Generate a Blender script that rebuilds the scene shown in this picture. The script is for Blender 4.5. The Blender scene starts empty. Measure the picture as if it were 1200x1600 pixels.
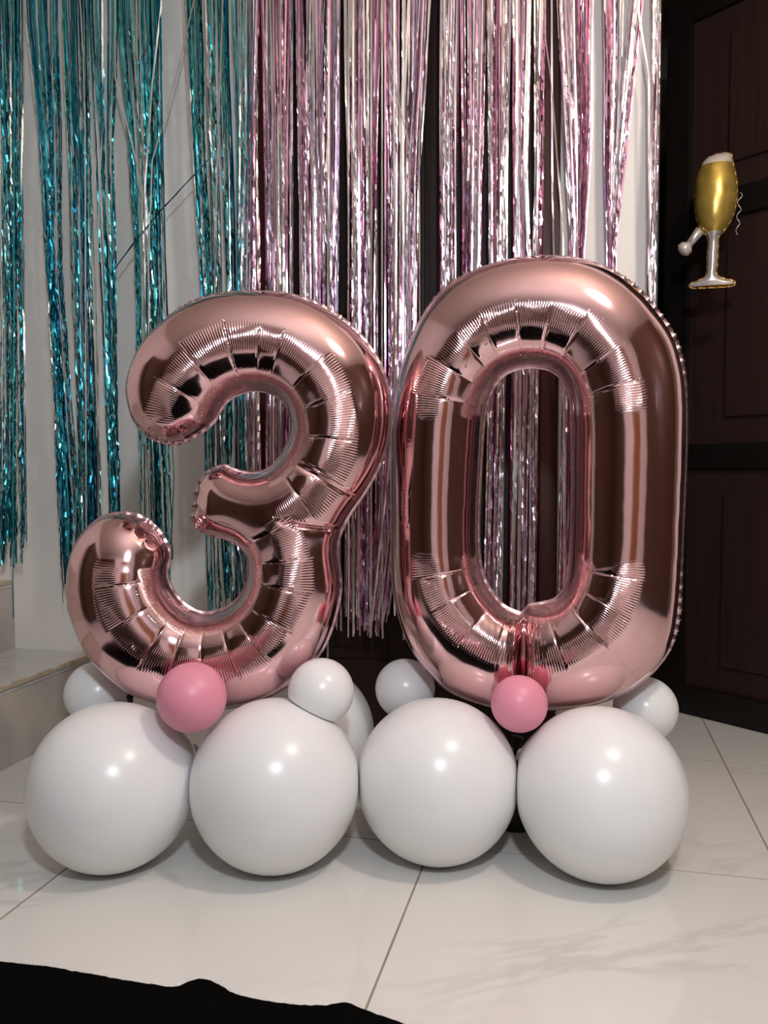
import bpy, bmesh, math, random
import numpy as np
from mathutils import Vector, Matrix

# ------------------------------------------------------------------ camera, light, exposure
S = bpy.context.scene
COL = S.collection
F, HORIZON, CAM_H = 1300.0, 743.0, 0.68
PITCH = math.atan((800 - HORIZON) / F)
cam_d = bpy.data.cameras.new('camera')
cam_d.sensor_fit = 'VERTICAL'; cam_d.sensor_height = 24.0; cam_d.lens = 24.0 * F / 1600.0
cam_d.clip_start = 0.02
cam = bpy.data.objects.new('camera', cam_d); COL.objects.link(cam)
cam.location = (0, 0, CAM_H); cam.rotation_euler = (math.pi / 2 - PITCH, 0, 0)
S.camera = cam

world = bpy.data.worlds.new('world'); S.world = world; world.use_nodes = True
world.node_tree.nodes['Background'].inputs[0].default_value = (1.0, 0.93, 0.86, 1)
world.node_tree.nodes['Background'].inputs[1].default_value = 0.05

def point_light(name, loc, watt, color, radius):
    d = bpy.data.lights.new(name, 'POINT'); d.energy = watt; d.color = color; d.shadow_soft_size = radius
    o = bpy.data.objects.new(name, d); COL.objects.link(o); o.location = loc
    return o
WARM = (0.66, 0.66, 1.88)
WHITE = (0.10, -0.18, 1.46)
point_light('warm_lamp_light', WARM, 19, (1.0, 0.86, 0.74), 0.075)
point_light('white_lamp_light', WHITE, 30, (0.82, 0.90, 1.0), 0.065)

S.view_settings.view_transform = 'Standard'
S.view_settings.look = 'None'
S.view_settings.exposure = 1.02
S.view_settings.gamma = 1.0
S.view_settings.use_curve_mapping = False

# ------------------------------------------------------------------ coordinates
YAW = math.radians(13.2)                     # the room is turned 13 degrees against the view
CT, ST = math.cos(YAW), math.sin(YAW)
def tn(t, n, z=0.0):                          # room coordinates: t along the back wall, n away from the viewer
    return Vector((t * CT + n * ST, -t * ST + n * CT, z))
RZ = -YAW
cp, sp_ = math.cos(PITCH), math.sin(PITCH)
def ray(x, y):
    a = (x - 600) / F; b = -(y - 800) / F
    return Vector((a, cp + b * sp_, -sp_ + b * cp))
def at_depth(x, y, d):
    r = ray(x, y); return Vector((0, 0, CAM_H)) + r * (d / r.y)
def on_floor(x, y, z=0.0):
    r = ray(x, y); return Vector((0, 0, CAM_H)) + r * ((z - CAM_H) / r.z)
def on_wall(x, y, n):                         # point of the plane parallel to the back wall at distance n
    r = ray(x, y); k = n / (r.x * ST + r.y * CT)
    p = Vector((0, 0, CAM_H)) + r * k
    return p.x * CT - p.y * ST, p.z           # t, z
R = random.Random(7)

# ------------------------------------------------------------------ materials
def new_mat(name):
    m = bpy.data.materials.new(name); m.use_nodes = True
    nt = m.node_tree; b = nt.nodes['Principled BSDF']
    return m, nt, b
def mat(name, col, rough=0.5, metal=0.0, spec=0.5, noise=0.0, nscale=20.0, bump=0.0, coat=0.0, sss=0.0):
    m, nt, b = new_mat(name)
    b.inputs['Base Color'].default_value = (*col, 1); b.inputs['Roughness'].default_value = rough
    b.inputs['Metallic'].default_value = metal; b.inputs['Specular IOR Level'].default_value = spec
    b.inputs['Coat Weight'].default_value = coat
    if sss:
        b.inputs['Subsurface Weight'].default_value = sss; b.inputs['Subsurface Scale'].default_value = 0.03
        b.inputs['Subsurface Radius'].default_value = (1.0, 0.8, 0.7)
    if noise or bump:
        tc = nt.nodes.new('ShaderNodeTexCoord'); nz = nt.nodes.new('ShaderNodeTexNoise')
        nz.inputs['Scale'].default_value = nscale; nz.inputs['Detail'].default_value = 6
        nt.links.new(tc.outputs['Object'], nz.inputs['Vector'])
        if noise:
            mx = nt.nodes.new('ShaderNodeMix'); mx.data_type = 'RGBA'
            mx.inputs[6].default_value = (*[c * (1 - noise) for c in col], 1)
            mx.inputs[7].default_value = (*[min(1, c * (1 + noise)) for c in col], 1)
            nt.links.new(nz.outputs['Fac'], mx.inputs[0]); nt.links.new(mx.outputs[2], b.inputs['Base Color'])
        if bump:
            bp = nt.nodes.new('ShaderNodeBump'); bp.inputs['Strength'].default_value = bump; bp.inputs['Distance'].default_value = 0.004
            nt.links.new(nz.outputs['Fac'], bp.inputs['Height']); nt.links.new(bp.outputs[0], b.inputs['Normal'])
    return m

def marble(name, base, vein, rough):
    m, nt, b = new_mat(name); N = nt.nodes.new; L = nt.links.new
    tc = N('ShaderNodeTexCoord'); oi = N('ShaderNodeObjectInfo')
    ad = N('ShaderNodeVectorMath'); ad.operation = 'MULTIPLY_ADD'
    cmb = N('ShaderNodeCombineXYZ')
    for k, s in ((0, 13.0), (1, 29.0), (2, 7.0)):
        mm = N('ShaderNodeMath'); mm.operation = 'MULTIPLY'; mm.inputs[1].default_value = s
        L(oi.outputs['Random'], mm.inputs[0]); L(mm.outputs[0], cmb.inputs[k])
    ad.inputs[1].default_value = (0.9, 3.2, 1.0)
    rot = N('ShaderNodeVectorRotate'); rot.inputs['Angle'].default_value = -0.45
    L(tc.outputs['Object'], rot.inputs['Vector'])
    L(rot.outputs[0], ad.inputs[0]); L(cmb.outputs[0], ad.inputs[2])
    n1 = N('ShaderNodeTexNoise'); n1.inputs['Scale'].default_value = 2.6; n1.inputs['Detail'].default_value = 9; n1.inputs['Distortion'].default_value = 0.35
    L(ad.outputs[0], n1.inputs['Vector'])
    cr = N('ShaderNodeValToRGB'); e = cr.color_ramp.elements
    e[0].position = 0.46; e[0].color = (0, 0, 0, 1); e[1].position = 0.5; e[1].color = (1, 1, 1, 1)
    x = cr.color_ramp.elements.new(0.54); x.color = (0, 0, 0, 1)
    L(n1.outputs['Fac'], cr.inputs[0])
    n2 = N('ShaderNodeTexNoise'); n2.inputs['Scale'].default_value = 1.7; n2.inputs['Detail'].default_value = 3
    L(ad.outputs[0], n2.inputs['Vector'])
    c2 = N('ShaderNodeValToRGB'); c2.color_ramp.elements[0].position = 0.48; c2.color_ramp.elements[1].position = 0.75
    L(n2.outputs['Fac'], c2.inputs[0])
    mu = N('ShaderNodeMath'); mu.operation = 'MULTIPLY'; L(cr.outputs[0], mu.inputs[0]); L(c2.outputs[0], mu.inputs[1])
    mx = N('ShaderNodeMix'); mx.data_type = 'RGBA'; mx.inputs[6].default_value = (*base, 1); mx.inputs[7].default_value = (*vein, 1)
    L(mu.outputs[0], mx.inputs[0]); L(mx.outputs[2], b.inputs['Base Color'])
    b.inputs['Roughness'].default_value = rough; b.inputs['Specular IOR Level'].default_value = 0.5
    return m

def wood(name, c1, c2, rough):
    m, nt, b = new_mat(name); N = nt.nodes.new; L = nt.links.new
    tc = N('ShaderNodeTexCoord'); mp = N('ShaderNodeMapping'); mp.inputs['Scale'].default_value = (30, 30, 2.0)
    nz = N('ShaderNodeTexNoise'); nz.inputs['Scale'].default_value = 2.0; nz.inputs['Detail'].default_value = 7
    mx = N('ShaderNodeMix'); mx.data_type = 'RGBA'; mx.inputs[6].default_value = (*c1, 1); mx.inputs[7].default_value = (*c2, 1)
    L(tc.outputs['Object'], mp.inputs[0]); L(mp.outputs[0], nz.inputs['Vector']); L(nz.outputs['Fac'], mx.inputs[0])
    L(mx.outputs[2], b.inputs['Base Color']); b.inputs['Roughness'].default_value = rough; b.inputs['Specular IOR Level'].default_value = 0.28
    bp = N('ShaderNodeBump'); bp.inputs['Strength'].default_value = 0.12; bp.inputs['Distance'].default_value = 0.002
    L(nz.outputs['Fac'], bp.inputs['Height']); L(bp.outputs[0], b.inputs['Normal'])
    return m

def foil(name, col, rough, crimp=0.0, wrinkle=0.02):
    """metallised film; UV.x carries the phase of the crimps, UV.y their depth"""
    m, nt, b = new_mat(name); N = nt.nodes.new; L = nt.links.new
    b.inputs['Base Color'].default_value = (*col, 1); b.inputs['Metallic'].default_value = 1.0
    b.inputs['Roughness'].default_value = rough
    tc = N('ShaderNodeTexCoord')
    nz = N('ShaderNodeTexNoise'); nz.inputs['Scale'].default_value = 9.0; nz.inputs['Detail'].default_value = 2.0
    L(tc.outputs['Object'], nz.inputs['Vector'])
    b1 = N('ShaderNodeBump'); b1.inputs['Strength'].default_value = wrinkle; b1.inputs['Distance'].default_value = 0.05
    L(nz.outputs['Fac'], b1.inputs['Height'])
    last = b1
    if crimp:
        uv = N('ShaderNodeUVMap'); uv.uv_map = 'crimp'
        sx = N('ShaderNodeSeparateXYZ'); L(uv.outputs[0], sx.inputs[0])
        n2 = N('ShaderNodeTexNoise'); n2.inputs['Scale'].default_value = 60; L(tc.outputs['Object'], n2.inputs['Vector'])
        a = N('ShaderNodeMath'); a.operation = 'MULTIPLY_ADD'; a.inputs[1].default_value = 2.2
        L(n2.outputs['Fac'], a.inputs[0]); L(sx.outputs[0], a.inputs[2])
        s = N('ShaderNodeMath'); s.operation = 'SINE'; L(a.outputs[0], s.inputs[0])
        mu = N('ShaderNodeMath'); mu.operation = 'MULTIPLY'; L(s.outputs[0], mu.inputs[0]); L(sx.outputs[1], mu.inputs[1])
        b2 = N('ShaderNodeBump'); b2.inputs['Strength'].default_value = 1.0; b2.inputs['Distance'].default_value = crimp
        L(mu.outputs[0], b2.inputs['Height']); L(b1.outputs[0], b2.inputs['Normal']); last = b2
    L(last.outputs[0], b.inputs['Normal'])
    return m

M = {
 'wall': mat('plaster_cream', (0.84, 0.80, 0.755), 0.6, noise=0.05, nscale=3.0, bump=0.15),
 'ceil': mat('ceiling_paint', (0.66, 0.58, 0.50), 0.7),
 'tile': marble('marble_tile', (0.74, 0.72, 0.68), (0.56, 0.54, 0.50), 0.10),
 'step': marble('marble_step', (0.62, 0.61, 0.58), (0.44, 0.42, 0.40), 0.25),
 'riser': mat('riser_stone', (0.50, 0.46, 0.41), 0.5, noise=0.2, nscale=9.0, bump=0.1),
 'nosing': mat('nosing_worn', (0.52, 0.43, 0.31), 0.5, noise=0.45, nscale=40.0, bump=0.4),
 'grout': mat('grout', (0.30, 0.25, 0.19), 0.9, noise=0.3, nscale=14.0),
 'dark_wood': wood('dark_door_wood', (0.014, 0.007, 0.0065), (0.034, 0.017, 0.014), 0.42),
 'black_wood': wood('black_door_rail', (0.004, 0.003, 0.003), (0.010, 0.007, 0.006), 0.38),
 'red_wood': wood('red_brown_wood', (0.032, 0.007, 0.004), (0.062, 0.016, 0.008), 0.4),
 'orange_wood': wood('orange_wood', (0.30, 0.13, 0.05), (0.42, 0.20, 0.08), 0.4),
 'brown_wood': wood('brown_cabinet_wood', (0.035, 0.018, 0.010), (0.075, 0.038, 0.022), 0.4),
 'metal': mat('brushed_metal', (0.5, 0.45, 0.38), 0.35, 1.0),
 'latex': mat('white_latex', (0.84, 0.84, 0.84), 0.27, spec=0.5, sss=0.25),
 'pink_latex': mat('pink_latex', (0.80, 0.30, 0.40), 0.38, spec=0.4, sss=0.2),
 'foil': foil('rose_gold_foil', (0.79, 0.50, 0.525), 0.105, crimp=0.00042, wrinkle=0.03),
 'seam': foil('rose_gold_seam', (0.72, 0.52, 0.56), 0.30, wrinkle=0.2),
 'gold_foil': mat('gold_foil', (0.50, 0.34, 0.07), 0.26, metal=0.6, noise=.45, nscale=45, bump=.1),
 'white_foil': mat('pearl_foil', (0.62, 0.55, 0.49), 0.35, metal=0.25, noise=.15, nscale=60),
 'silver_foil': mat('silver_foil', (0.66, 0.62, 0.60), 0.28, metal=0.6, noise=.1, nscale=50),
 'amber_foil': foil('amber_foil', (0.62, 0.38, 0.12), 0.3, wrinkle=0.1),
 'black': mat('black_cloth', (0.0022, 0.002, 0.0018), 0.95, spec=0.03, bump=0.5, nscale=300),
 'black_plastic': mat('black_plastic', (0.006, 0.005, 0.005), 0.5),
 'lamp_white': mat('lamp_enamel', (0.8, 0.8, 0.8), 0.4),
}
def emit(name, col, strength):
    m, nt, b = new_mat(name)
    b.inputs['Emission Color'].default_value = (*col, 1); b.inputs['Emission Strength'].default_value = strength
    return m
def strand_mat(name, col, rough):
    m, nt, b = new_mat(name)
    b.inputs['Base Color'].default_value = (*col, 1); b.inputs['Metallic'].default_value = 1.0; b.inputs['Roughness'].default_value = rough
    return m
TEAL = [strand_mat('tinsel_teal', (0.05, 0.40, 0.50), 0.21), strand_mat('tinsel_deep_blue', (0.015, 0.18, 0.30), 0.19),
        strand_mat('tinsel_green_teal', (0.12, 0.42, 0.42), 0.14), strand_mat('tinsel_silver_teal', (0.74, 0.78, 0.78), 0.26)]
PINK = [strand_mat('tinsel_pink', (0.74, 0.40, 0.57), 0.23), strand_mat('tinsel_rose', (0.50, 0.19, 0.34), 0.12),
        strand_mat('tinsel_lilac', (0.74, 0.63, 0.82), 0.27), strand_mat('tinsel_silver_pink', (0.90, 0.84, 0.84), 0.27)]

# ------------------------------------------------------------------ object helpers
def link(name, me, parent=None, loc=None, rot=None):
    o = bpy.data.objects.new(name, me); COL.objects.link(o)
    if parent is not None: o.parent = parent
    if loc is not None: o.location = loc
    if rot is not None: o.rotation_euler = rot
    return o
def mesh_of(name, verts, faces, mats, smooth=False, mi=None):
    me = bpy.data.meshes.new(name); me.from_pydata([tuple(v) for v in verts], [], faces)
    for m in (mats if isinstance(mats, (list, tuple)) else [mats]): me.materials.append(m)
    if smooth: me.polygons.foreach_set('use_smooth', [True] * len(me.polygons))
    if mi is not None: me.polygons.foreach_set('material_index', mi)
    me.update(); return me
def from_bm(name, bm, m, smooth=False):
    bmesh.ops.recalc_face_normals(bm, faces=bm.faces)
    me = bpy.data.meshes.new(name); bm.to_mesh(me); bm.free(); me.materials.append(m)
    if smooth: me.polygons.foreach_set('use_smooth', [True] * len(me.polygons))
    return me
def add_box(bm, x0, x1, y0, y1, z0, z1, bevel=0.0):
    r = bmesh.ops.create_cube(bm, size=1.0); vs = r['verts']
    for v in vs:
        v.co = Vector(((x0 + x1) / 2 + v.co.x * (x1 - x0), (y0 + y1) / 2 + v.co.y * (y1 - y0), (z0 + z1) / 2 + v.co.z * (z1 - z0)))
    if bevel:
        es = list({e for v in vs for e in v.link_edges})
        bmesh.ops.bevel(bm, geom=es, offset=bevel, segments=2, affect='EDGES', profile=0.6)
def box(name, dims, m, parent=None, bevel=0.0, loc=None, rot=None):
    bm = bmesh.new(); add_box(bm, *dims, bevel=bevel)
    return link(name, from_bm(name, bm, m), parent, loc, rot)
def empty(name, loc=(0, 0, 0), rot=(0, 0, 0)):
    o = bpy.data.objects.new(name, None); COL.objects.link(o); o.location = loc; o.rotation_euler = rot
    o.empty_display_size = 0.05
    return o
def tag(o, label=None, cat=None, group=None, kind=None):
    if label: o['label'] = label
    if cat: o['category'] = cat
    if group: o['group'] = group
    if kind: o['kind'] = kind
    return o
def tube_bm(bm, pts, rad, seg=10, caps=True):
    pts = [Vector(p) for p in pts]; n = len(pts)
    rad = rad if isinstance(rad, (list, tuple)) else [rad] * n
    rings = []; ref = Vector((0, 0, 1))
    for i, p in enumerate(pts):
        d = (pts[min(i + 1, n - 1)] - pts[max(i - 1, 0)]).normalized()
        a = d.cross(ref)
        if a.length < 0.05: a = d.cross(Vector((1, 0, 0)))
        a.normalize(); b = d.cross(a).normalized()
        rings.append([bm.verts.new(p + (a * math.cos(k * 2 * math.pi / seg) + b * math.sin(k * 2 * math.pi / seg)) * rad[i]) for k in range(seg)])
    for i in range(n - 1):
        for k in range(seg):
            bm.faces.new((rings[i][k], rings[i][(k + 1) % seg], rings[i + 1][(k + 1) % seg], rings[i + 1][k]))
    if caps: bm.faces.new(rings[0]); bm.faces.new(rings[-1])

# ------------------------------------------------------------------ the setting
WN = 2.03            # back wall
ROOM_L, ROOM_R, REAR, CEIL = -2.35, 2.1, -2.3, 2.5
D1a, D1b = -0.808, -0.050          # middle doorway
D2a, D2b = 0.160, 0.868            # right doorway
struct = lambda o, label, cat='wall': tag(o, label, None, None, 'structure')
room_rot = (0, 0, RZ)

fl = box('floor', (ROOM_L - .1, ROOM_R + .1, REAR - .1, 4.2, -0.08, -0.0005), M['grout'], rot=room_rot)
struct(fl, 'white marble tiled floor with thin brown joints')
bm = bmesh.new(); g = 0.0018; TS = 0.6
add_box(bm, -TS / 2 + g, TS / 2 - g, -TS / 2 + g, TS / 2 - g, -0.02, 0.0, bevel=0.0004)
tile_me = from_bm('tile', bm, M['tile'])
t0, n0 = -0.2585, 1.4845
for i in range(-4, 5):
    for j in range(-7, 5):
        tc_, nc_ = t0 + (i + .5) * TS, n0 + (j + .5) * TS
        if tc_ < ROOM_L - .2 or tc_ > ROOM_R + .2 or nc_ < REAR - .2: continue
        link('tile', tile_me, fl, (tc_, nc_, R.uniform(-0.0003, 0.0003)), (0, 0, R.choice((0, math.pi))))
struct(box('ceiling', (ROOM_L - .1, ROOM_R + .1, REAR - .1, 4.2, CEIL, CEIL + .1), M['ceil'], rot=room_rot), 'plain cream ceiling')

bm = bmesh.new(); TH = 0.12; DH = 2.06
add_box(bm, ROOM_L, D1a, WN, WN + TH, 0, CEIL)
add_box(bm, D1b, D2a, WN, WN + TH, 0, CEIL)
add_box(bm, D2b, ROOM_R, WN, WN + TH, 0, CEIL)
add_box(bm, D1a, D1b, WN, WN + TH, DH, CEIL)
add_box(bm, D2a, D2b, WN, WN + TH, DH, CEIL)
struct(link('wall_back', from_bm('wall_back', bm, M['wall']), rot=room_rot), 'cream plaster wall behind the tinsel curtains')
struct(box('wall_left', (ROOM_L - .1, ROOM_L, REAR, 4.2, 0, CEIL), M['wall'], rot=room_rot), 'cream plaster wall beyond the stone steps')
struct(box('wall_right', (ROOM_R, ROOM_R + .1, REAR, 4.2, 0, CEIL), M['wall'], rot=room_rot), 'cream plaster wall to the right of the doorway')
struct(box('wall_rear', (ROOM_L, ROOM_R, REAR - .1, REAR, 0, CEIL), M['wall'], rot=room_rot), 'pale plaster wall behind the viewer')
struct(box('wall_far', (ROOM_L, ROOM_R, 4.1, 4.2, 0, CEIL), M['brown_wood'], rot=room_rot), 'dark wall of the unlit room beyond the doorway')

# stone steps rising to the left
steps = empty('stone_steps', (0, 0, 0), room_rot); struct(steps, 'pale marble steps with worn yellowed edges rising to the left')
RH = 0.1935
for k, tt in enumerate((-1.290, -1.545, -1.80)):
    z1 = RH * (k + 1)
    box('riser', (tt - .02, tt, 1.0, WN, z1 - RH, z1 - 0.022), M['riser'], steps)
    box('step_body', (ROOM_L, tt - .02, 1.0, WN, z1 - RH, z1 - 0.022), M['riser'], steps)
    box('tread', (ROOM_L if k == 2 else tt - .30, tt - .003, 0.995, WN, z1 - 0.022, z1), M['step'], steps, bevel=0.003)
    bm = bmesh.new(); rr = random.Random(20 + k); yv = 1.0
    while yv < WN - .01:                       # worn edge strip, chipped along its length
        y2 = min(WN, yv + rr.uniform(.01, .05)); dz = rr.choice((0, 0, 0, .002, .005)); 
        add_box(bm, tt - .006, tt + .0035 - dz * .6, yv, y2, z1 - .009, z1 + .0010 - dz); yv = y2
    link('nosing', from_bm('nosing', bm, M['nosing']), steps)

# middle door: frame and a closed panelled leaf
d1 = empty('door_1', (0, 0, 0), room_rot); struct(d1, 'dark brown panelled door with red-brown frame behind the pink tinsel')
for a, b_ in ((D1a, D1a + .045), (D1b - .045, D1b)):
    box('jamb', (a, b_, WN - .012, WN + TH, 0, DH), M['red_wood'], d1, bevel=.006)
box('head', (D1a + .045, D1b - .045, WN - .012, WN + TH, DH - .05, DH), M['red_wood'], d1, bevel=.006)
la, lb, ln = D1a + .047, D1b - .047, WN + .045
for a, b_ in ((la, la + .1), (lb - .1, lb)): box('stile', (a, b_, ln, ln + .04, .006, DH - .054), M['dark_wood'], d1, bevel=.003)
for z0, z1 in ((.006, .2), (.92, 1.06), (1.86, DH - .054)): box('rail', (la + .1, lb - .1, ln, ln + .04, z0, z1), M['dark_wood'], d1, bevel=.003)
mid = (la + lb) / 2
box('mullion', (mid - .045, mid + .045, ln, ln + .04, .2, .92), M['dark_wood'], d1, bevel=.003)
box('mullion', (mid - .045, mid + .045, ln, ln + .04, 1.06, 1.86), M['dark_wood'], d1, bevel=.003)
for z0, z1 in ((.2, .92), (1.06, 1.86)):
    for a, b_ in ((la + .1, mid - .045), (mid + .045, lb - .1)):
        bm = bmesh.new(); add_box(bm, a, b_, ln + .012, ln + .03, z0, z1); add_box(bm, a + .03, b_ - .03, ln + .004, ln + .02, z0 + .03, z1 - .03, bevel=.006)
        link('panel', from_bm('panel', bm, M['dark_wood']), d1)

# right door: leaf swung away into the next room
d2 = empty('door_2', (0, 0, 0), room_rot); struct(d2, 'very dark panelled door leaf standing open on the right')
for a, b_ in ((D2a, D2a + .012), (D2b - .012, D2b)): box('jamb', (a, b_, WN - .004, WN + TH, 0, DH), M['black_wood'], d2, bevel=.002)
ang = math.atan2(2.033 - 2.529, .857 - .230)
Lf = empty('leaf_frame'); bpy.data.objects.remove(Lf)
def leaf_box(name, x0, x1, y0, y1, z0, z1, m, bevel=.003):
    o = box(name, (x0, x1, y0, y1, z0, z1), m, d2, bevel=bevel, loc=(.230, 2.529, 0), rot=(0, 0, ang)); return o
W2, DZ = 0.80, 2.03
leaf_box('stile', 0, .075, 0, .04, .006, DZ, M['black_wood']); leaf_box('stile', W2 - .09, W2, 0, .04, .006, DZ, M['black_wood'])
for z0, z1 in ((.006, .085), (.70, .768), (1.372, 1.447), (1.93, DZ)): leaf_box('rail', .075, W2 - .09, 0, .04, z0, z1, M['black_wood'])
for z0, z1 in ((.085, .70), (.768, 1.372), (1.447, 1.93)):
    bm = bmesh.new(); add_box(bm, .075, W2 - .09, .016, .034, z0, z1)
    add_box(bm, .185, W2 - .20, .006, .020, z0 + .07, z1 - .07, bevel=.006)
    link('panel', from_bm('panel', bm, M['dark_wood']), d2, (.230, 2.529, 0), (0, 0, ang))

# furniture of the room behind the viewer (it shows in the foil)
def cabinet(name, label, t, n, w, d, h, m, rz=0.0):
    e = empty(name, tn(t, n), (0, 0, RZ + rz)); tag(e, label, 'cabinet')
    box('body', (-w / 2, w / 2, -d / 2, d / 2, 0.06, h), m, e, bevel=.004)
    box('plinth', (-w / 2 + .02, w / 2 - .02, -d / 2 + .02, d / 2 - .02, 0, .06), M['black_wood'], e)
    for s in (-1, 1):
        dr = box('door', (min(0, s * w / 2) + .006, max(0, s * w / 2) - .006, d / 2, d / 2 + .02, .09, h - .03), m, e, bevel=.004)
        box('handle', (s * .04 - .006, s * .04 + .006, d / 2 + .02, d / 2 + .045, h * .45, h * .45 + .16), M['metal'], dr)
    return e
cabinet('wardrobe', 'tall dark brown wardrobe against the wall behind the viewer', -1.25, REAR + .32, 1.7, .58, 2.1, M['brown_wood'])
cabinet('wardrobe', 'long dark brown wardrobe along the right wall', ROOM_R - .28, .45, 2.6, .5, 2.2, M['brown_wood'], math.pi / 2)
cabinet('sideboard', 'dark brown sideboard along the left wall before the steps', ROOM_L + .28, -.55, 2.2, .5, 1.5, M['brown_wood'], -math.pi / 2)
d3 = empty('door_3', tn(1.0, REAR + .01), (0, 0, RZ)); struct(d3, 'orange-brown wooden door in the wall behind the viewer')
box('leaf', (-.42, .42, 0, .04, 0.005, 2.05), M['orange_wood'], d3, bevel=.004)
for z0, z1 in ((.15, .95), (1.1, 1.9)): box('panel', (-.3, .3, .035, .055, z0, z1), M['orange_wood'], d3, bevel=.008)

# the two lamps that light the place
def pendant(name, label, loc, shade_m, rad):
    e = empty(name, (loc[0], loc[1], CEIL)); tag(e, label, 'lamp')
    bm = bmesh.new(); tube_bm(bm, [(0, 0, 0), (0, 0, loc[2] - CEIL + rad + .05)], .004, 8); link('cord', from_bm('cord', bm, M['black_plastic'], True), e)
    bm = bmesh.new(); tube_bm(bm, [(0, 0, 0), (0, 0, -.025)], [.05, .045], 20); link('ceiling_rose', from_bm('rose', bm, M['lamp_white'], True), e)
    bm = bmesh.new(); tube_bm(bm, [(0, 0, loc[2] - CEIL + rad + .06), (0, 0, loc[2] - CEIL + rad + .004)], [.018, .022], 14); link('socket', from_bm('socket', bm, M['lamp_white'], True), e)
    return e
pendant('pendant_lamp', 'small bare pendant lamp with warm light above the balloons', WARM, None, .055)
e = empty('lamp_stand', (WHITE[0] + .35, WHITE[1] - .25, 0)); tag(e, 'slim black stand carrying a small white lamp', 'lamp')
bm = bmesh.new(); tube_bm(bm, [(0, 0, 0), (0, 0, .02)], .11, 24); link('base', from_bm('base', bm, M['black_plastic'], True), e)
bm = bmesh.new(); tube_bm(bm, [(0, 0, .02), (0, 0, 1.36), (-.1, .07, 1.46), (-.29, .205, 1.46)], .008, 10); link('pole', from_bm('pole', bm, M['black_plastic'], True), e)

# ------------------------------------------------------------------ inflated foil shapes
def catmull(pts, step):
    P = np.array(pts, float); n = len(P); out = []
    for i in range(n):
        a, b, c, d = P[(i - 1) % n], P[i], P[(i + 1) % n], P[(i + 2) % n]
        k = max(2, int(np.linalg.norm(c - b) / step))
        for j in range(k):
            u = j / k
            out.append(0.5 * ((2 * b) + (c - a) * u + (2 * a - 5 * b + 4 * c - d) * u * u + (3 * b - a - 3 * c + d) * u ** 3))
    return np.array(out)
def seg_dist(Q, loops):
    best = np.full(len(Q), 1e9); inside = np.zeros(len(Q), bool); near = np.zeros((len(Q), 2))
    for L in loops:
        A = L; B = np.roll(L, -1, 0)
        for a, b in zip(A, B):
            ab = b - a; l2 = ab @ ab
            if l2 < 1e-14: continue
            u = np.clip(((Q - a) @ ab) / l2, 0, 1); c = a + u[:, None] * ab
            d = ((Q - c) ** 2).sum(1); m = d < best; best[m] = d[m]; near[m] = c[m]
            cr = ((a[1] > Q[:, 1]) != (b[1] > Q[:, 1]))
            if abs(b[1] - a[1]) > 1e-12:
                xi = a[0] + (Q[:, 1] - a[1]) / (b[1] - a[1]) * ab[0]; inside ^= cr & (Q[:, 0] < xi)
    return np.sqrt(best), inside, near
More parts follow.
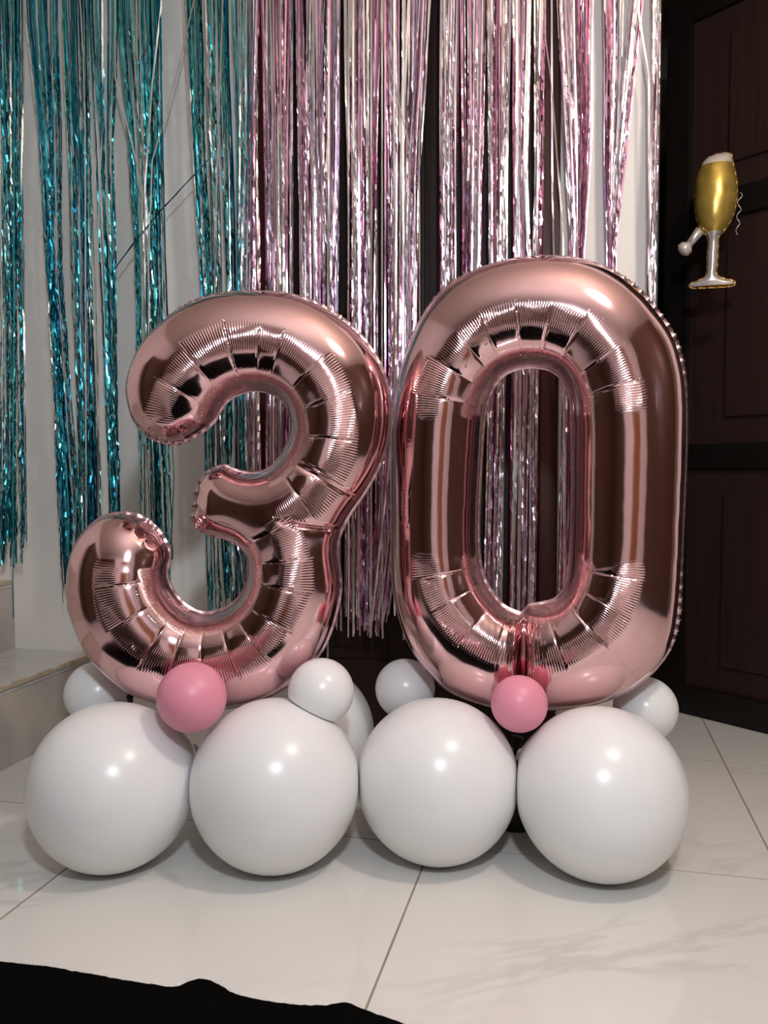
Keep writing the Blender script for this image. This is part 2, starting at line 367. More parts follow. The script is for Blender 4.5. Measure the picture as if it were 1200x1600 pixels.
def inflate(loops, step, k, erode, disp=None, iters=260):
    """two film sheets welded along the outline and blown up: returns verts (x, depth, z), faces, crimp phase and depth"""
    allp = np.vstack(loops); lo = allp.min(0) - 3 * step; hi = allp.max(0) + 3 * step
    nx, nz = int((hi[0] - lo[0]) / step) + 1, int((hi[1] - lo[1]) / step) + 1
    X = lo[0] + np.arange(nx) * step; Z = lo[1] + np.arange(nz) * step
    GX, GZ = np.meshgrid(X, Z, indexing='ij'); Q = np.stack([GX.ravel(), GZ.ravel()], 1)
    d, ins, near = seg_dist(Q, loops)
    sd = np.where(ins, d, -d) - erode; sd = sd.reshape(nx, nz)
    inn = sd > 0
    phi = np.zeros((nx, nz)); par = (np.add.outer(np.arange(nx), np.arange(nz)) % 2)
    om = 1.94; h2 = step * step; mr = [(inn & (par == q)) for q in (0, 1)]
    for it in range(iters):
        for q in (0, 1):
            nb = np.zeros_like(phi); nb[1:-1, 1:-1] = (phi[2:, 1:-1] + phi[:-2, 1:-1] + phi[1:-1, 2:] + phi[1:-1, :-2] + h2) * 0.25
            phi[mr[q]] += om * (nb[mr[q]] - phi[mr[q]])
    psi = np.where(inn, phi / (np.maximum(sd, 0) + .5 * step), 0); w = inn.astype(float); ps = psi.copy()
    for it in range(3):
        a = np.zeros_like(ps); b = np.zeros_like(ps)
        for i in (-1, 0, 1):
            for j in (-1, 0, 1):
                a += np.roll(np.roll(ps * w, i, 0), j, 1); b += np.roll(np.roll(w, i, 0), j, 1)
        ps = np.where(b > 0, a / np.maximum(b, 1e-9), 0)
    bl = np.clip((sd / step - 2) / 5, 0, 1)
    phi = np.where(inn, (1 - bl) * ps * np.maximum(sd, 0) + bl * phi, 0)
    th = k * np.sqrt(np.maximum(2 * phi, 0))
    snap = np.abs(sd) < 0.5 * step
    # gradient direction of the distance field moves the snapped vertices onto the edge
    gx, gz = np.gradient(sd, step); gl = np.sqrt(gx ** 2 + gz ** 2) + 1e-9
    PX = np.where(snap, GX - gx / gl * sd, GX); PZ = np.where(snap, GZ - gz / gl * sd, GZ)
    th[snap] = 0
    use = inn | snap
    off = np.zeros_like(th); ph = np.zeros_like(th); msk = np.zeros_like(th)
    if disp is not None: off, ph, msk, th = disp(PX, PZ, sd, th)
    cell = use[:-1, :-1] & use[1:, :-1] & use[:-1, 1:] & use[1:, 1:]
    fi = np.full((nx, nz), -1); idx = np.argwhere(use); fi[use] = np.arange(len(idx))
    thf = np.maximum(th + off, 0); thf[snap] = 0
    vf = np.stack([PX[use], -thf[use], PZ[use]], 1)
    bi = fi.copy(); bsel = use & ~snap; bi[bsel] = len(vf) + np.arange(bsel.sum())
    thb = np.maximum(th + off * .6, 0)
    vb = np.stack([PX[bsel], thb[bsel], PZ[bsel]], 1)
    V = np.vstack([vf, vb])
    c = np.argwhere(cell); i, j = c[:, 0], c[:, 1]
    ff = np.stack([fi[i, j], fi[i + 1, j], fi[i + 1, j + 1], fi[i, j + 1]], 1)
    fb = np.stack([bi[i, j], bi[i, j + 1], bi[i + 1, j + 1], bi[i + 1, j]], 1)
    uv = np.concatenate([np.stack([ph[use], msk[use]], 1), np.stack([ph[bsel], msk[bsel]], 1)])
    return V, np.vstack([ff, fb]), uv
def big_mesh(name, V, Fq, uv, mats, mi=None):
    used = np.unique(Fq); rm = np.full(len(V), -1); rm[used] = np.arange(len(used)); V = V[used]; Fq = rm[Fq]
    uv = uv[used] if uv is not None else None
    me = bpy.data.meshes.new(name); me.vertices.add(len(V)); me.vertices.foreach_set('co', V.astype(np.float32).ravel())
    nF = len(Fq); me.loops.add(nF * 4); me.polygons.add(nF)
    me.loops.foreach_set('vertex_index', Fq.astype(np.int32).ravel())
    me.polygons.foreach_set('loop_start', np.arange(0, nF * 4, 4, dtype=np.int32))
    me.polygons.foreach_set('use_smooth', np.ones(nF, bool))
    for m in (mats if isinstance(mats, (list, tuple)) else [mats]): me.materials.append(m)
    if mi is not None: me.polygons.foreach_set('material_index', mi.astype(np.int32))
    if uv is not None:
        l = me.uv_layers.new(name='crimp'); l.data.foreach_set('uv', uv[Fq.ravel()].astype(np.float32).ravel())
    me.update(calc_edges=True); me.validate(); return me
def seam_mesh(name, loops, width, m, seed, wavy):
    """flat welded edge: a thin strip along every outline, ruffled where the film was gathered"""
    rr = random.Random(seed); V = []; Fc = []
    for L in loops:
        n = len(L); A = np.roll(L, 1, 0); B = np.roll(L, -1, 0); tg = B - A; tg /= np.linalg.norm(tg, axis=1)[:, None] + 1e-9
        nm = np.stack([-tg[:, 1], tg[:, 0]], 1)
        area = 0.5 * np.sum(L[:, 0] * np.roll(L[:, 1], -1) - np.roll(L[:, 0], -1) * L[:, 1])
        s = 1 if area > 0 else -1
        if L is not loops[0]: s = -s
        arc = np.concatenate([[0], np.cumsum(np.linalg.norm(np.diff(L, axis=0), axis=1))]); base = len(V); ph = rr.uniform(0, 6)
        for i in range(n):
            wa = wavy(L[i][0], L[i][1]) if L is loops[0] else .0006
            wv = wa * math.sin(arc[i] * 2 * math.pi / .021 + ph + 1.3 * math.sin(arc[i] * 31))
            o = L[i] - nm[i] * s * (abs(wv) * 1.1); q = L[i] + nm[i] * s * width
            for p, dy in ((o, wv), (q, wv * .3)):
                V.append((p[0], dy - .0005, p[1])); V.append((p[0], dy + .0005, p[1]))
        for i in range(n):
            a = base + 4 * i; b = base + 4 * ((i + 1) % n)
            Fc += [(a, b, b + 2, a + 2), (a + 1, a + 3, b + 3, b + 1), (a, a + 1, b + 1, b)]
    return mesh_of(name, V, Fc, m, True)

def plane_map(anchor_px, depth, yaw):
    """pixels -> local (x, z) in metres on an upright plane through the anchor, turned by yaw"""
    P0 = at_depth(*anchor_px, depth); tx = Vector((math.cos(yaw), math.sin(yaw), 0)); nn = Vector((-math.sin(yaw), math.cos(yaw), 0))
    O = Vector((0, 0, CAM_H))
    def f(x, y):
        r = ray(x, y); k = (P0 - O).dot(nn) / r.dot(nn); p = O + r * k
        return ((p - P0).dot(tx), p.z - P0.z)
    return P0, f
def smooth(a, b, x):
    u = np.clip((x - a) / (b - a), 0, 1); return u * u * (3 - 2 * u)

def make_pleats(bowls, seed, extra=None):
    """bowls: (centre, r_inner, r_outer, angle_from, angle_to) - creases run out radially from the inner edge"""
    rr = random.Random(seed); prep = []
    for (c, r0, r1, a0, a1, gap) in bowls:
        cs = [a0]
        while cs[-1] < a1: cs.append(cs[-1] + math.radians(rr.uniform(*gap)))
        n = len(cs)
        prep.append((c, r0, r1, a0, a1, np.array(cs), np.array([rr.uniform(.4, 1.0) for _ in range(n)]),
                     np.array([rr.uniform(-1, 1) for _ in range(n)]), np.array([rr.choice((.35, .7, 1, 1, 1.2)) for _ in range(n)]),
                     np.array([rr.uniform(.60, .72) for _ in range(n)])))
    def disp(PX, PZ, sd, th):
        off = np.zeros_like(PX); ph = np.zeros_like(PX); mk = np.zeros_like(PX)
        for (c, r0, r1, a0, a1, cs, amp, tilt, cr, ext) in prep:
            dx, dz = PX - c[0], PZ - c[1]; r = np.hypot(dx, dz); a = np.arctan2(dz, dx)
            mid = (a0 + a1) / 2; a = mid + (a - mid + math.pi) % (2 * math.pi) - math.pi
            s = (r - r0) / (r1 - r0); k = np.clip(np.searchsorted(cs, a) - 1, 0, len(cs) - 2)
            u = (a - cs[k]) / (cs[k + 1] - cs[k]); wl = (cs[k + 1] - cs[k]) * r
            win = smooth(a0 - .02, a0 + .14, a) * (1 - smooth(a1 - .14, a1 + .02, a))
            e = ext[k]
            band = smooth(.0, .10, s) * (1 - smooth(e - .12, e, s)) * win
            edge = np.minimum(u, 1 - u) * wl
            off += band * (-.0024 * amp[k] * np.exp(-edge / .0024) + .0009 * tilt[k] * (u - .5) * 2 - .0005 * np.cos(2 * math.pi * u) * amp[k])
            m1 = smooth(.34, .50, s) * (1 - smooth(e - .06, e + .02, s)) * cr[k]
            m2 = smooth(.01, .05, s) * (1 - smooth(.14, .22, s)) * .7
            m = np.maximum(m1, m2) * win
            new = m > mk; ph = np.where(new, a * (2 * math.pi * (r0 + (r1 - r0) * .5) / .0042), ph); mk = np.maximum(mk, m)
        if extra is not None: off, th, ph, mk = extra(PX, PZ, sd, th, off, ph, mk)
        return off, ph, mk, th
    return disp

STEP = 0.0017
# ---- the digit 3
P3, map3 = plane_map((330, 1108), 1.53, 0.0)
out3 = [(267,694),(243,688),(225,678),(206,653),(197,617),(198,592),(208,560),(225,531),(253,503),(286,479),(322,463),(363,455),(407,454),(456,459),(505,477),(546,505),(578,538),(598,572),(609,609),(611,649),(607,690),(594,731),(572,771),(548,806),(534,836),(530,861),(533,889),(535,918),(530,950),(519,987),(501,1023),(470,1058),(430,1085),(380,1103),(325,1110),(268,1105),(228,1096),(199,1082),(158,1048),(133,1017),(115,976),(106,945),(104,914),(107,879),(117,850),(135,825),(158,807),(183,800),(206,801),(227,809),(249,828),(263,849),(268,868),(264,888),(265,905),(275,925),(291,943),(310,953),(328,955),(352,948),(371,933),(383,912),(388,888),(384,868),(371,853),(355,844),(338,839),(321,833),(309,826),(300,808),(303,790),(305,774),(308,758),(316,743),(329,732),(350,725),(366,731),(384,736),(402,736),(419,730),(433,716),(445,697),(453,670),(450,645),(440,628),(423,617),(401,612),(379,616),(359,627),(348,641),(338,658),(324,671),(302,685),(285,692)]
L3 = [catmull([map3(*p) for p in out3], .004)]
def px_r(f, c, px): a = f(*c); b = f(c[0] + px, c[1]); return b[0] - a[0]
cu, cl = map3(400, 675), map3(325, 890)
def extra3(PX, PZ, sd, th, off, ph, mk):
    # crease where the upper bowl folds onto the lower one, and puckers at the three blunt ends
    for (a, b, dep) in (((446, 812), (548, 829), .010), ((462, 722), (556, 776), .004)):
        A = np.array(map3(*a)); B = np.array(map3(*b)); ab = B - A; u = ((PX - A[0]) * ab[0] + (PZ - A[1]) * ab[1]) / (ab @ ab)
        dist = np.abs((PX - A[0]) * ab[1] - (PZ - A[1]) * ab[0]) / np.linalg.norm(ab)
        w = smooth(-.1, .2, u) * (1 - smooth(.95, 1.15, u)); off = off - dep * w * np.exp(-dist / .004)
    for (tip, rad) in (((262, 680), 60), ((312, 790), 48), ((235, 815), 55)):
        c = map3(*tip); rr_ = px_r(map3, tip, rad); r = np.hypot(PX - c[0], PZ - c[1])
        w = (1 - smooth(.5, 1.1, r / rr_)) * (1 - smooth(.010, .030, sd)) ; an = np.arctan2(PZ - map3(tip[0], tip[1])[1], PX - c[0])
        q = PX * 1.0 + PZ * (0.2 if tip[0] > 250 and tip[1] < 700 else .9 if tip[1] < 800 else -.6)
        off = off - w * .006 * np.abs(np.sin(q * math.pi / .030)) ** .5
    return off, th, ph, mk
D = math.radians
disp3 = make_pleats([(cu, px_r(map3, (400, 675), 60), px_r(map3, (400, 675), 214), D(-75), D(176), (13, 27)),
                     (cl, px_r(map3, (325, 890), 66), px_r(map3, (325, 890), 213), D(-188), D(38), (13, 25))], 5, extra3)
V, Fq, uv = inflate(L3, STEP, 0.94, .0035, disp3)
def wav3(x, z):
    a = .0005
    for (c, r) in (((262, 690), 75), ((240, 810), 60), ((305, 790), 60), ((290, 478), 75), ((520, 490), 80)):
        q = map3(*c); a += .0024 * math.exp(-((x - q[0]) ** 2 + (z - q[1]) ** 2) / (px_r(map3, c, r * .7)) ** 2)
    return a
n3 = empty('foil_number_balloon', P3)
tag(n3, 'rose gold foil balloon shaped like the digit three', 'balloon')
body = link('balloon_body', big_mesh('three_body', V, Fq, uv, M['foil']), n3)
link('seam', seam_mesh('three_seam', L3, .007, M['seam'], 3, wav3), n3)
bm = bmesh.new(); q = map3(204, 1090); tube_bm(bm, [(q[0] + .006, -.004, q[1] + .012), (q[0], -.008, q[1] + .002), (q[0] + .004, -.014, q[1] - .004)], [.004, .007, .005], 10)
link('valve_tail', from_bm('valve_tail', bm, M['black_plastic'], True), n3)

# ---- the digit 0
Y0 = math.radians(-14)
P0, map0 = plane_map((835, 1108), 1.545, Y0)
out0 = [(859,399),(905,403),(951,419),(993,447),(1025,482),(1053,523),(1067,565),(1074,611),(1075,680),(1073,750),(1070,819),(1067,889),(1062,955),(1055,995),(1042,1025),(1016,1056),(979,1083),(933,1100),(884,1108),(835,1111),(785,1109),(735,1096),(697,1078),(670,1051),(650,1027),(634,997),(623,965),(615,932),(611,888),(610,796),(610,704),(612,655),(619,602),(635,546),(651,508),(674,472),(706,441),(748,419),(794,405),(828,400)]
in0 = [(836,576),(863,582),(881,602),(890,630),(892,704),(891,796),(888,880),(881,916),(866,934),(845,940),(826,944),(816,955),(803,952),(785,941),(764,913),(753,879),(750,819),(754,727),(759,657),(768,618),(785,591),(808,579)]
L0 = [catmull([map0(*p) for p in out0], .004), catmull([map0(*p) for p in in0], .004)]
ct, cb = map0(826, 652), map0(826, 868)
pinch = map0(817, 955)
def extra0(PX, PZ, sd, th, off, ph, mk):
    w = 1 - smooth(-.02, .01, PZ - pinch[1]); dx = np.abs(PX - pinch[0] - .004)
    th = th * (1 - .62 * w * np.exp(-dx / .011)); off = off * (1 - w * np.exp(-dx / .02))
    off = off + w * .0025 * np.sin(PX * 2 * math.pi / .012) * np.exp(-dx / .014)
    return off, th, ph, mk
disp0 = make_pleats([(ct, px_r(map0, (826, 652), 70), px_r(map0, (826, 652), 236), D(-2), D(184), (13, 24)),
                     (cb, px_r(map0, (826, 868), 72), px_r(map0, (826, 868), 236), D(-184), D(2), (15, 26))], 11, extra0)
V, Fq, uv = inflate(L0, STEP, 0.94, .0035, disp0)
def wav0(x, z):
    a = .0006
    for (c, r) in (((1000, 450), 90), ((1050, 540), 80), ((1062, 960), 70), ((700, 445), 60)):
        q = map0(*c); a += .0032 * math.exp(-((x - q[0]) ** 2 + (z - q[1]) ** 2) / (px_r(map0, c, r * .7)) ** 2)
    return a
nz0 = empty('foil_number_balloon', P0, (0, 0, Y0))
tag(nz0, 'rose gold foil balloon shaped like the digit zero', 'balloon')
link('balloon_body', big_mesh('zero_body', V, Fq, uv, M['foil']), nz0)
link('seam', seam_mesh('zero_seam', L0, .007, M['seam'], 4, wav0), nz0)

# ------------------------------------------------------------------ latex balloons
def balloon_mesh(r, flats, m, lean, tail_dir):
    """round latex balloon, drawn out a little towards its knot, pressed flat where it meets floor and neighbours"""
    bm = bmesh.new(); bmesh.ops.create_uvsphere(bm, u_segments=64, v_segments=40, radius=r)
    q = Vector((0, 0, -1)).rotation_difference(tail_dir)
    for v in bm.verts:
        z = v.co.z / r; 
        k = 1 + lean * z; v.co.x *= k; v.co.y *= k
        if z < -.8: v.co.z -= r * .10 * ((-z - .8) / .2) ** 2
        v.co = q @ v.co
        for (nrm, dist) in flats:
            e = v.co.dot(nrm) - dist
            if e > -.006:
                v.co -= nrm * (e - (-.006 + .006 * math.tanh((e + .006) / .006)))
    return from_bm('balloon', bm, m, True)
def latex(name, c, r, m, label, cat='balloon', group=None, flats=(), tail=(0, 1, -.2), lean=.02):
    e = empty(name, c); tag(e, label, cat, group); td = Vector(tail).normalized()
    link('balloon_skin', balloon_mesh(r, flats, m, lean, td), e)
    bm = bmesh.new(); a = td * r * 1.06
    tube_bm(bm, [a - td * .012, a, a + td * .008, a + td * .016], [r * .09, r * .035, r * .06, r * .09], 12)
    link('knot', from_bm('knot', bm, m, True), e)
    return e
BR = 0.1438
LB = []                              # (centre, radius, material, label, group, tail)
gb, gs, gp = 'large white balloons at the foot of the numbers', 'small white balloons beside the numbers', 'small pink balloons in front of the numbers'
def big(px, rpx, label, tail):
    r = BR
    for _ in range(6):
        c = on_floor(px[0], px[1], r - .004); r = rpx * 1.025 * c.y / F
    LB.append((c, r, M['latex'], label, gb, tail))
big((177, 1227), 127, 'large white balloon at far left, below the digit three', (1, 1, .2))
big((429, 1224), 130.5, 'large white balloon to the right of the larger pink one, below the three', (-1, 1, .2))
big((684.5, 1218), 124.5, 'large white balloon below the left side of the digit zero', (1, 1, .2))
big((937, 1237), 130.5, 'large white balloon at far right, below the digit zero', (-1, 1, .2))
LB.append((Vector((-.165, 1.72, BR - .004)), BR, M['latex'], 'large white balloon mostly hidden behind, right of the three\'s foot', gb, (-1, -1, .2)))
def small(px, rpx, depth, m, label, group, tail=(0, .6, -1)):
    LB.append((at_depth(*px, depth), rpx * depth / F, m, label, group, tail))
small((152, 1084), 50, 1.60, M['latex'], 'small white balloon at the left of the three, beside the steps', gs)
small((502, 1081), 52, 1.46, M['latex'], 'small white balloon at the lower right of the three', gs, (.4, 1, -.9))
small((633, 1077), 47, 1.66, M['latex'], 'small white balloon at the lower left of the zero', gs)
small((1008, 1108), 50, 1.57, M['latex'], 'small white balloon at the lower right of the zero', gs)
small((300, 1090), 54.5, 1.395, M['pink_latex'], 'larger pink balloon in front of the three', gp, (0, 1, -.6))
small((811, 1100), 44.5, 1.43, M['pink_latex'], 'smaller pink balloon in front of the zero', gp, (0, 1, -.6))
for i, (c, r, m, label, group, tail) in enumerate(LB):
    flats = [(Vector((0, 0, -1)), c.z)] if group == gb else []
    for j, (c2, r2, *_) in enumerate(LB):
        d = (c2 - c).length
        if j != i and d < r + r2 + .002:
            flats.append(((c2 - c) / d, (d * d + r * r - r2 * r2) / (2 * d) + .0002))
    latex('latex_balloon', c, r, m, label, 'balloon', group, flats, tail, .02 if group == gb else .04)

# black weight just behind the front balloons of the zero
wc = on_floor(812, 1302); e = empty('balloon_weight', (wc.x, wc.y + .05, 0)); tag(e, 'black weight on the floor in the gap below the smaller pink balloon', 'weight')
bm = bmesh.new(); tube_bm(bm, [(0, 0, 0), (0, 0, .01), (0, 0, .12), (0, 0, .13)], [.047, .05, .05, .044], 28); link('body', from_bm('weight', bm, M['black_plastic'], True), e)
bm = bmesh.new(); tube_bm(bm, [(0, 0, .13), (0, 0, .15), (.004, 0, .17)], [.012, .010, .013], 12); link('loop', from_bm('loop', bm, M['black_plastic'], True), e)

# ------------------------------------------------------------------ tinsel curtains
CN = WN - .055                       # hanging plane of the curtains
TOPZ = 2.24
def interp(path, y):
    for (y0, a0, b0), (y1, a1, b1) in zip(path, path[1:]):
        if y <= y1: 
            u = max(0, min(1, (y - y0) / (y1 - y0))); return a0 + (a1 - a0) * u, b0 + (b1 - b0) * u
    return path[-1][1], path[-1][2]
def ribbon(V, Fc, MI, pts, width, tw0, rr, mi, crinkle):
    """thin foil strip through pts (t, n, z), twisting and crinkled on its way down"""
    base = len(V); tw = tw0; lastk = len(pts) - 1
    drift = rr.uniform(-.05, .05)
    for i, (t, n, z) in enumerate(pts):
        c = crinkle(z); tw += rr.gauss(0, .16) * c + drift * c - .03 * tw
        if rr.random() < .05 * c: tw += rr.uniform(-1.2, 1.2)
        a = tw; dx, dy = math.cos(a) * width / 2, math.sin(a) * width / 2
        dz = rr.gauss(0, .0010) * c
        jy = rr.gauss(0, .0017) * c
        V.append((t - dx, n - dy + jy, z + dz)); V.append((t + dx, n + dy + jy, z - dz))
        if i < lastk:
            b = base + 2 * i; Fc.append((b, b + 1, b + 3, b + 2)); MI.append(mi)
def bundle(curtain, path, count, bottom, mats, weights, seed, depth=.012, name='strand_bundle', width=(.0030, .0052)):
    """path: (y pixel, left x, right x) of the gathered strip"""
    rr = random.Random(seed); V = []; Fc = []; MI = []; CN = CURT_N[curtain.name]
    for s in range(int(count * 1.35)):
        u0 = rr.random(); u1 = min(1, max(0, u0 + rr.gauss(0, .22))); nn = CN + rr.uniform(-depth, depth)
        yb = rr.uniform(*bottom); _, zb = on_wall(600, yb, CN); zb = max(zb, .04)
        pts = []; z = TOPZ; ph = rr.uniform(0, 6); am = rr.uniform(0, .0015); w = rr.uniform(*width)
        # pixel row for this height, then position inside the strip
        while z > zb:
            y = HORIZON - (z - CAM_H) / 2.07 * F
            a, b = interp(path, y); f = max(0, min(1, (y + 350) / 1100)); u = u0 + (u1 - u0) * f
            t, _ = on_wall(a + (b - a) * u, 700, CN)
            pts.append((t + am * math.sin(z * 9 + ph), nn + .004 * math.sin(z * 5 + ph), z)); z -= rr.uniform(.011, .019)
        mi = rr.choices(range(len(mats)), weights)[0]
        cf = rr.choice((.16, .25, .5, .9, 1.1) if mats is PINK else (.3, .7, 1.0, 1.2, 1.3))
        cr = lambda z: cf * (.12 + .88 * max(0, min(1, (1.92 - z) / .35)))
        ribbon(V, Fc, MI, pts, w, rr.gauss(0, .35), rr, mi, cr)
    o = link(name, mesh_of(name, V, Fc, mats, False, MI), curtain); o['kind'] = 'stuff'; return o
def stray(curtain, pts_px, m, seed, width=.003, dn=-.02):
    rr = random.Random(seed); V = []; Fc = []; MI = []; P = []; CN = CURT_N[curtain.name]
    if pts_px[-1][0] > pts_px[0][0] - 120:      # hangs free: runs from the header tape to the hem
        pts_px = [(pts_px[0][0], -232)] + list(pts_px)
        if pts_px[-1][1] < 700: pts_px.append((pts_px[-1][0] + 2, rr.uniform(900, 950)))
    q = [on_wall(x, y, CN + dn) for x, y in pts_px]
    for (a, b) in zip(q, q[1:]):
        k = max(3, int(math.dist(a, b) / .02))
        for i in range(k): u = i / k; P.append((a[0] + (b[0] - a[0]) * u, CN + dn, a[1] + (b[1] - a[1]) * u))
    P.append((q[-1][0], CN + dn, q[-1][1]))
    ribbon(V, Fc, MI, P, width, rr.uniform(-.4, .4), rr, 0, lambda z: .25)
    return link('strand', mesh_of('strand', V, Fc, m, False), curtain)

teal = empty('tinsel_curtain', (0, 0, 0), room_rot); tag(teal, 'teal blue tinsel fringe curtain on the left wall', 'curtain')
pink = empty('tinsel_curtain', (0, 0, 0), room_rot); tag(pink, 'pink and silver tinsel fringe curtain in front of the dark door', 'curtain')
CURT_N = {teal.name: CN - .027, pink.name: CN}
tL, tM, tR = on_wall(-60, 0, CN)[0], on_wall(388, 0, CN)[0], on_wall(1024, 0, CN)[0]
box('header_tape', (tL, tM, CN - .031, CN - .023, TOPZ - .01, TOPZ + .03), TEAL[0], teal)
box('header_tape', (tM, tR, CN - .004, CN + .004, TOPZ - .01, TOPZ + .03), PINK[0], pink)
tw_ = (4.5, 3.2, 1.6, 2.0)
for k, (path, cnt, bot) in enumerate([
    ([(-350, -50, 0), (0, -40, 12), (400, -30, 8), (900, -30, 4)], 16, (860, 920)),
    ([(-350, 0, 55), (0, 4, 50), (250, 10, 42), (500, 12, 42), (900, 2, 36)], 26, (840, 912)),
    ([(-350, 50, 108), (0, 54, 104), (180, 70, 104), (400, 78, 99), (600, 88, 108), (800, 92, 122), (960, 99, 112)], 28, (880, 972)),
    ([(-350, 105, 150), (0, 108, 150), (250, 118, 150), (500, 121, 152), (800, 128, 154), (900, 128, 150)], 26, (860, 930)),
    ([(-350, 150, 190), (0, 150, 190), (200, 160, 180), (500, 168, 179), (800, 172, 182)], 12, (800, 880)),
    ([(-350, 188, 268), (0, 190, 266), (200, 204, 262), (400, 213, 261), (700, 220, 262), (900, 222, 266)], 40, (880, 960)),
    ([(-350, 290, 345), (0, 297, 342), (200, 306, 342), (450, 318, 346), (700, 324, 352), (950, 326, 386)], 30, (930, 985)),
    ([(-350, 340, 400), (0, 343, 396), (250, 352, 392), (450, 358, 384), (900, 350, 390)], 20, (900, 985)),
    ]):
    bundle(teal, path, cnt, bot, TEAL, tw_, 100 + k)
for k, (pts, m) in enumerate([([(303, 0), (280, 100), (256, 190), (238, 250), (232, 400)], TEAL[3]), ([(252, 10), (246, 60), (238, 130), (226, 300)], TEAL[3]),
    ([(330, 245), (250, 330), (205, 385), (178, 422)], TEAL[1]), ([(180, 120), (200, 200), (222, 290)], TEAL[3]), ([(348, 0), (344, 120), (338, 300), (336, 450)], TEAL[3]),
    ([(22, 300), (20, 920), (21, 966)], TEAL[0]), ([(125, 0), (130, 80), (133, 200)], TEAL[3]), ([(160, 200), (155, 300), (152, 420)], TEAL[3]),
    ([(250, 40), (258, 400), (269, 690), (272, 745), (267, 850)], TEAL[1]), ([(8, 0), (5, 300), (12, 700), (8, 840)], TEAL[1])]):
    stray(teal, pts, m, 300 + k, width=.0042)
pw = (3.0, 1.3, 3.0, 4.2)
for k, (path, cnt, bot) in enumerate([
    ([(-350, 385, 412), (0, 386, 410), (300, 384, 406), (600, 372, 404), (900, 372, 402)], 18, (930, 1000)),
    ([(-350, 408, 462), (0, 412, 462), (200, 416, 461), (400, 420, 458), (700, 418, 455), (980, 420, 460)], 36, (940, 1000)),
    ([(-350, 462, 538), (0, 463, 538), (250, 467, 534), (450, 470, 530), (980, 480, 532)], 50, (940, 1000)),
    ([(-350, 540, 595), (0, 540, 597), (250, 545, 590), (500, 545, 588), (980, 540, 590)], 40, (950, 1002)),
    ([(-350, 592, 678), (0, 594, 676), (150, 602, 668), (300, 606, 656), (600, 608, 650), (980, 570, 605)], 50, (950, 1002)),
    ([(-350, 684, 714), (0, 685, 714), (300, 686, 711), (600, 688, 712), (980, 690, 714)], 26, (940, 1002)),
    ([(-350, 714, 758), (0, 716, 756), (300, 721, 750), (600, 722, 748), (980, 722, 750)], 30, (940, 1002)),
    ([(-350, 756, 795), (0, 757, 794), (300, 762, 790), (600, 764, 788), (980, 758, 783)], 28, (950, 1002)),
    ([(-350, 794, 828), (0, 796, 826), (300, 800, 820), (600, 800, 836), (980, 797, 838)], 26, (950, 1002)),
    ([(-350, 828, 850), (0, 829, 848), (300, 832, 845), (600, 826, 840), (980, 822, 838)], 12, (950, 1002)),
    ([(-350, 856, 924), (0, 858, 922), (120, 866, 920), (250, 876, 920), (390, 888, 911), (650, 878, 895), (980, 874, 896)], 42, (950, 1002)),
    ([(-350, 928, 966), (0, 932, 966), (150, 938, 964), (300, 940, 958), (430, 944, 956), (980, 945, 958)], 26, (950, 1002)),
    ([(-350, 985, 1004), (0, 984, 1003), (100, 974, 995), (200, 966, 983), (300, 956, 972), (420, 948, 958), (980, 950, 962)], 20, (950, 1002)),
    ([(-350, 1003, 1023), (0, 1006, 1022), (200, 1012, 1021), (430, 1008, 1020), (980, 1006, 1020)], 14, (950, 1002)),
    ]):
    bundle(pink, path, cnt, bot, PINK, pw, 200 + k)
for k, (pts, m) in enumerate([([(600, 60), (615, 130), (640, 230)], PINK[3]), ([(672, 0), (664, 120), (655, 230)], PINK[3]), ([(852, 60), (862, 130), (870, 240), (880, 360)], PINK[3]),
    ([(862, 0), (863, 300), (866, 420), (882, 640)], PINK[2]), ([(998, 20), (1006, 70), (1014, 120)], PINK[3]), ([(514, 0), (512, 1044)], PINK[3]), ([(597, 780), (598, 998)], PINK[3]),
    ([(580, 900), (580, 994)], PINK[3]), ([(561, 850), (560, 965)], PINK[3]), ([(545, 920), (544, 996)], PINK[3]), ([(552, 930), (552, 994)], PINK[3]), ([(616, 930), (617, 962)], PINK[3]),
    ([(630, 960), (631, 1000)], PINK[3]), ([(602, 720), (605, 790), (606, 830)], PINK[0])]):
    stray(pink, pts, m, 400 + k, width=.0042)

# ------------------------------------------------------------------ champagne glass foil balloon
fr = Vector(tn(.230, 2.529)); hg = Vector(tn(.857, 2.033)); dirv = (hg - fr).normalized(); yl = math.atan2(dirv.y, dirv.x)
PG, mapG = plane_map((1113, 448), 2.12, -.35)
outG = [(1101,249),(1116,241),(1132,238),(1143,240),(1147,256),(1152,280),(1153,303),(1150,325),(1143,345),(1133,360),(1126,368),(1124,372),(1123,395),(1122,415),(1121,428),(1131,434),(1148,438),(1150,443),(1143,448),(1115,450),(1085,451),(1075,449),(1075,444),(1087,439),(1100,432),(1103,424),(1104,400),(1106,378),(1103,369),(1096,362),(1089,349),(1085,328),(1085,303),(1087,280),(1093,263)]
LG = [catmull([mapG(*p) for p in outG], .004)]
V, Fq, uv = inflate(LG, .0022, .85, .002, None, 160)
gl = empty('champagne_glass_balloon', PG, (0, 0, -.35)); tag(gl, 'gold and silver foil balloon shaped like a champagne glass by the dark door', 'balloon')
zc = V[Fq, 2].mean(1); xc = V[Fq, 0].mean(1); yfoam = mapG(1120, 259)[1]; ystem = mapG(1113, 364)[1]; yfoot = mapG(1113, 433)[1]; yrim = mapG(1113, 446.5)[1]; ytop = mapG(1113, 242)[1]
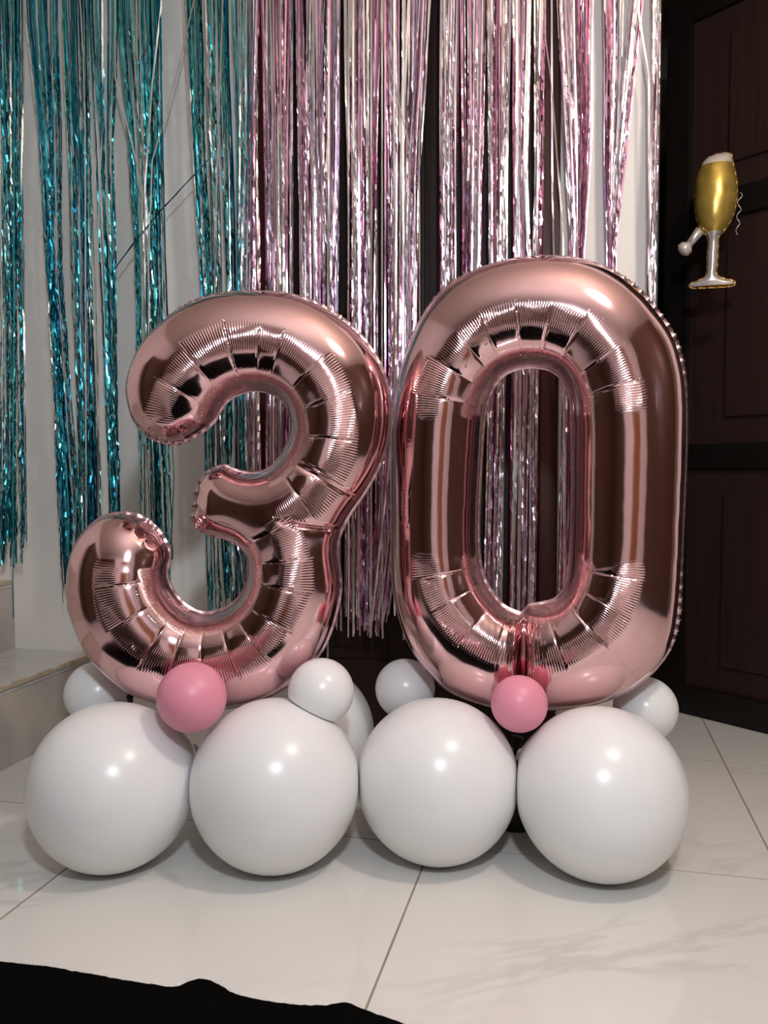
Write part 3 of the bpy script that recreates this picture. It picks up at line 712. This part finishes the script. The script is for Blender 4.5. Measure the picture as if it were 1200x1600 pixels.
for nm, sel, m in (('foam', (zc > yfoam), M['white_foil']), ('bowl', (zc <= yfoam) & (zc > ystem), M['gold_foil']), ('stem', (zc <= ystem) & (zc > yfoot), M['silver_foil']),
                   ('foot', (zc <= yfoot) & (zc > yrim), M['silver_foil']), ('foot_rim', (zc <= yrim), M['amber_foil'])):
    link(nm, big_mesh('glass_' + nm, V, Fq[sel], None, m), gl)
link('seam', seam_mesh('glass_seam', LG, .004, M['amber_foil'], 8, lambda x, z: .0012), gl)
a = mapG(1094, 360); b = mapG(1076, 383); c = mapG(1066, 393)
bm = bmesh.new(); A = Vector((a[0], 0, a[1])); B = Vector((b[0], 0, b[1])); C = Vector((c[0], 0, c[1]))
tube_bm(bm, [A, A.lerp(B, .5), B], [.013, .011, .010], 12); nk = link('inflation_neck', from_bm('neck', bm, M['silver_foil'], True), gl)
bm = bmesh.new(); tube_bm(bm, [B.lerp(C, -.1), B.lerp(C, .3), B.lerp(C, .9), B.lerp(C, 1.3)], [.009, .018, .019, .008], 14); link('neck_end', from_bm('neck_end', bm, M['white_foil'], True), nk)
pts = []
for i in range(60):
    u = i / 59; y = 300 + 66 * u; x = 1157 + 3.5 * math.sin(u * 19) * (1 - .3 * u) - 5 * u; q = mapG(x, y); pts.append((q[0], .004 * math.cos(u * 19), q[1]))
bm = bmesh.new(); tube_bm(bm, pts, .0012, 6); link('curled_ribbon', from_bm('ribbon', bm, M['silver_foil'], True), gl)

# ------------------------------------------------------------------ black cloth on the floor in front
edge = [(-500,1440),(-250,1478),(-100,1498),(0,1508),(70,1515),(134,1526),(187,1535),(233,1543),(274,1548),(298,1540),(321,1537),(344,1545),(368,1558),(408,1568),(455,1575),(496,1578),(543,1575),(566,1583),(613,1599),(680,1625),(760,1660)]
Pe = [on_floor(*p) for p in edge]
fine = []
for i in range(len(Pe) - 1):
    a, b, c, d = Pe[max(0, i - 1)], Pe[i], Pe[i + 1], Pe[min(len(Pe) - 1, i + 2)]; k = max(2, int((c - b).length / .006))
    for j in range(k):
        u = j / k; fine.append(0.5 * ((2 * b) + (c - a) * u + (2 * a - 5 * b + 4 * c - d) * u * u + (3 * b - a - 3 * c + d) * u ** 3))
fine.append(Pe[-1])
V = []; Fc = []; rows = 60; rr = random.Random(9)
for i, p in enumerate(fine):
    jit = rr.gauss(0, .0006)
    for j in range(rows):
        v = j / (rows - 1); dd = 1.7 * v ** 1.6
        q = p + Vector((-.10 * v, -dd - jit, 0))
        z = .007 + .006 * math.sin(q.x * 17 + 2 * q.y) * math.sin(q.y * 13 + 1) * min(1, v * 3)
        for fx, fs in ((321, .0015), (530, .0015)):
            f0 = on_floor(fx, 1540); ln_ = abs((q.x - f0.x) * .9 + (q.y - f0.y) * .15) ; z += fs * math.exp(-(ln_ / .022) ** 2)
        V.append((q.x, q.y, max(.003, z) if j else .0015))
for i in range(len(fine) - 1):
    for j in range(rows - 1):
        a = i * rows + j; Fc.append((a, a + 1, a + rows + 1, a + rows))
cl_ = empty('black_cloth', (Pe[0].x, Pe[0].y - .3, 0)); tag(cl_, 'black fuzzy cloth lying on the marble floor at the bottom left', 'cloth')
me = mesh_of('cloth_sheet', [Vector(v) - cl_.location for v in V], Fc, M['black'], True)
link('cloth_sheet', me, cl_)
V = []; Fc = []
for p in fine:
    for _ in range(5):
        a = p + Vector((rr.uniform(-.005, .005), -.002, .003)); d = Vector((rr.gauss(0, .003), rr.uniform(.001, .006), rr.uniform(.0, .004))); s = Vector((.0003, 0, 0)); b = len(V)
        V += [a - s, a + s, a + d]; Fc.append((b, b + 1, b + 2))
f_ = link('fuzz', mesh_of('fuzz', [v - cl_.location for v in V], Fc, M['black']), cl_); f_['kind'] = 'stuff'
